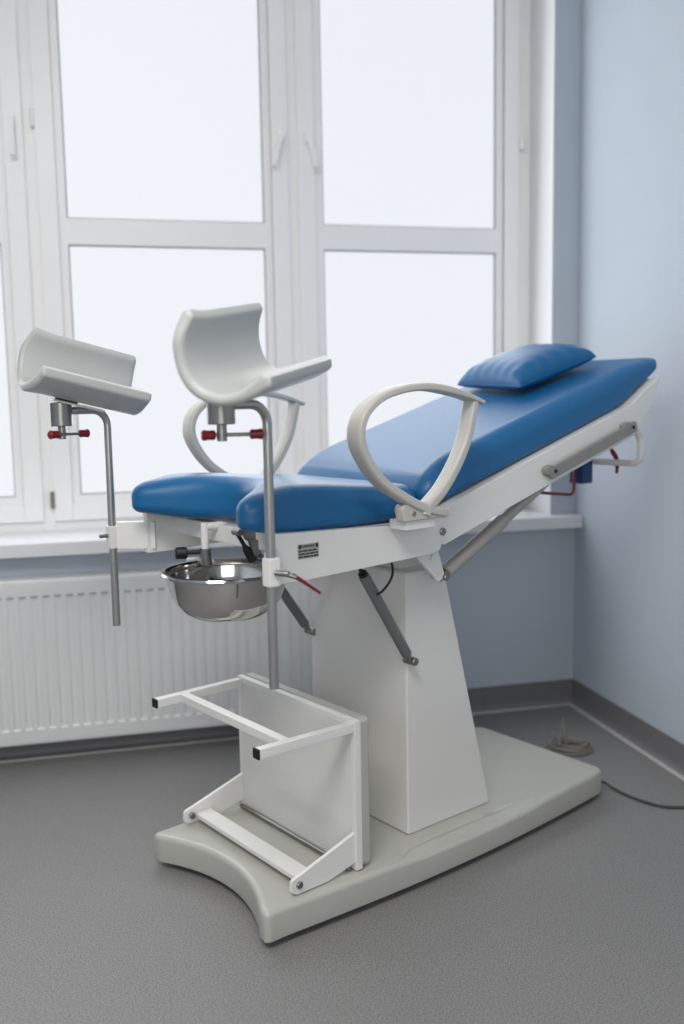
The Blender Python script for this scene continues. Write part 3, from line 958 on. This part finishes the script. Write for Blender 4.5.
# --- red release bar, hanging strap and small lever below the head end
bm = new()
tube(bm, bend([(1.50, -.10, 1.245), (1.485, -.10, 1.040), (1.25, -.10, 1.069), (1.22, -.10, 1.165)], .022, 6), .0055, 12)
part('release_bar', bm, 'red', bfr, label='bent red release bar')
bm = new()
tube(bm, catmull([(1.55, -.2, 1.225), (1.565, -.2, 1.20), (1.592, -.2, 1.172), (1.60, -.2, 1.142), (1.597, -.2, 1.115)], 4), [.006] * 5 + [.0085] * 8 + [.006] * 4, 10)
part('small_lever', bm, 'red', bfr, label='small red lever')
bm = new()
T = Matrix.Translation((1.528, -.10, 1.130))
box(bm, -.028, .028, -.03, .03, -.05, .14, T, bev=.004)
part('hanging_block', bm, 'navy', bfr, label='navy blue block under the head end')

# ------------------------------------------------------------------ things on the chair
bs = empty('basin', W(BX, BY, ZB), TH)
tag(bs, 'round polished stainless steel basin hanging under the front of the seat', 'basin')
bm = new()
prof = [(RB - .014, -.003), (RB - .008, .003), (RB, .002), (RB + .003, -.003), (RB, -.008), (RB - .010, -.009)]
outer = [(RB - .012, -.018), (RB - .016, -.045), (RB - .026, -.076), (RB - .046, -.103), (RB - .075, -.121), (.05, -.1285), (.03, -.129), (0, -.129)]
inner = [(0, -.126), (.03, -.126), (.05, -.1255), (RB - .077, -.118), (RB - .049, -.100), (RB - .029, -.074), (RB - .019, -.044), (RB - .015, -.018)]
lathe(bm, inner + prof + outer, 0, 0, 64)
o = build('bowl', bm, M['chrome'], bs, angle=40)

pw = empty('pillow', B(.90, .02, .185) - Vector((0, 0, 0)), 0)
loc = B(.905, .052, .181)
pw.location = W(loc.x, loc.y, loc.z)
pw.rotation_euler = (Matrix.Rotation(TH, 3, 'Z') @ Matrix.Rotation(-AB, 3, 'Y') @ Matrix.Rotation(radians(-8), 3, 'Z')).to_euler()
tag(pw, 'small rectangular blue vinyl pillow lying on the head end of the backrest', 'pillow')
bm = new()
n = 40; hx, hy_ = .181, .167
def pil(u, v, sgn):
    e = (1 - abs(u) ** 3.4) * (1 - abs(v) ** 3.4)
    h = max(0, e) ** .36
    pinch = 1 - .05 * (1 - abs(u) ** 2) * abs(v) ** 2
    x = u * hx * (1 - .06 * (1 - v * v) * abs(u)) ; y = v * hy_ * (1 - .05 * (1 - u * u) * abs(v))
    wr = .0045 * sin(17 * u + 3 * v) * abs(v) ** 3 + .004 * sin(21 * v + 2 * u) * abs(u) ** 3
    if sgn > 0: z = .024 + h * .073 + wr * h
    else: z = max(.0015, .024 - h * .030)
    return (x, y, z)
vg = {}
for sgn in (1, -1):
    for i in range(n + 1):
        for j in range(n + 1):
            u = sin((i / n - .5) * pi); v = sin((j / n - .5) * pi)
            vg[sgn, i, j] = bm.verts.new(pil(u, v, sgn))
    for i in range(n):
        for j in range(n):
            bm.faces.new((vg[sgn, i, j], vg[sgn, i + 1, j], vg[sgn, i + 1, j + 1], vg[sgn, i, j + 1]))
build('pillow_cover', bm, M['blue'], pw, angle=80)
bm = new()
rim = []
for k in range(121):
    th_ = 2 * pi * k / 120
    c, s_ = cos(th_), sin(th_)
    q = max(abs(c), abs(s_)); u, v = c / q, s_ / q
    x, y, z = pil(u * .999, v * .999, 1)
    rim.append((x, y, .024))
tube(bm, rim, .0022, 8, caps=False)
build('seam_piping', bm, M['blue'], pw)

# ------------------------------------------------------------------ cables on the floor
bm = new()
pts = []
cc = Vector((1.72, 3.30, 0))
for k in range(150):
    a = k * .21; r = .058 + .016 * sin(k * .083)
    pts.append(cc + Vector((r * 1.15 * cos(a) + .006 * sin(k * .05), r * sin(a), .005 + .026 * k / 150)))
tube(bm, pts, .0035, 8)
tube(bm, catmull([cc + Vector((-.05, .01, .02)), cc + Vector((-.03, .03, .07)), cc + Vector((-.02, .035, .115)), cc + Vector((-.022, .03, .118)), cc + Vector((-.018, .02, .06)), cc + Vector((-.02, .0, .015))], 6), .003, 8)
tube(bm, catmull([cc + Vector((-.10, .03, .006)), cc + Vector((-.06, .05, .03)), cc + Vector((-.045, .06, .06)), cc + Vector((-.03, .03, .03))], 6), .003, 8)
o = build('coiled_cable', bm, M['cord'])
tag(o, 'coiled grey-beige cable lying on the floor behind the head end of the chair base', 'cable')
bm = new()
tube(bm, catmull([(1.60, 2.94, .030), (1.648, 2.925, .028), (1.675, 2.90, .012), (1.70, 2.84, .0055), (1.722, 2.79, .0055), (1.76, 2.735, .0055), (1.81, 2.71, .0055), (1.87, 2.70, .0055), (1.95, 2.72, .0055)], 8), .005, 10)
o = build('power_cable', bm, M['darkcord'])
tag(o, 'dark grey power cable running from the chair base across the floor to the right wall', 'cable')
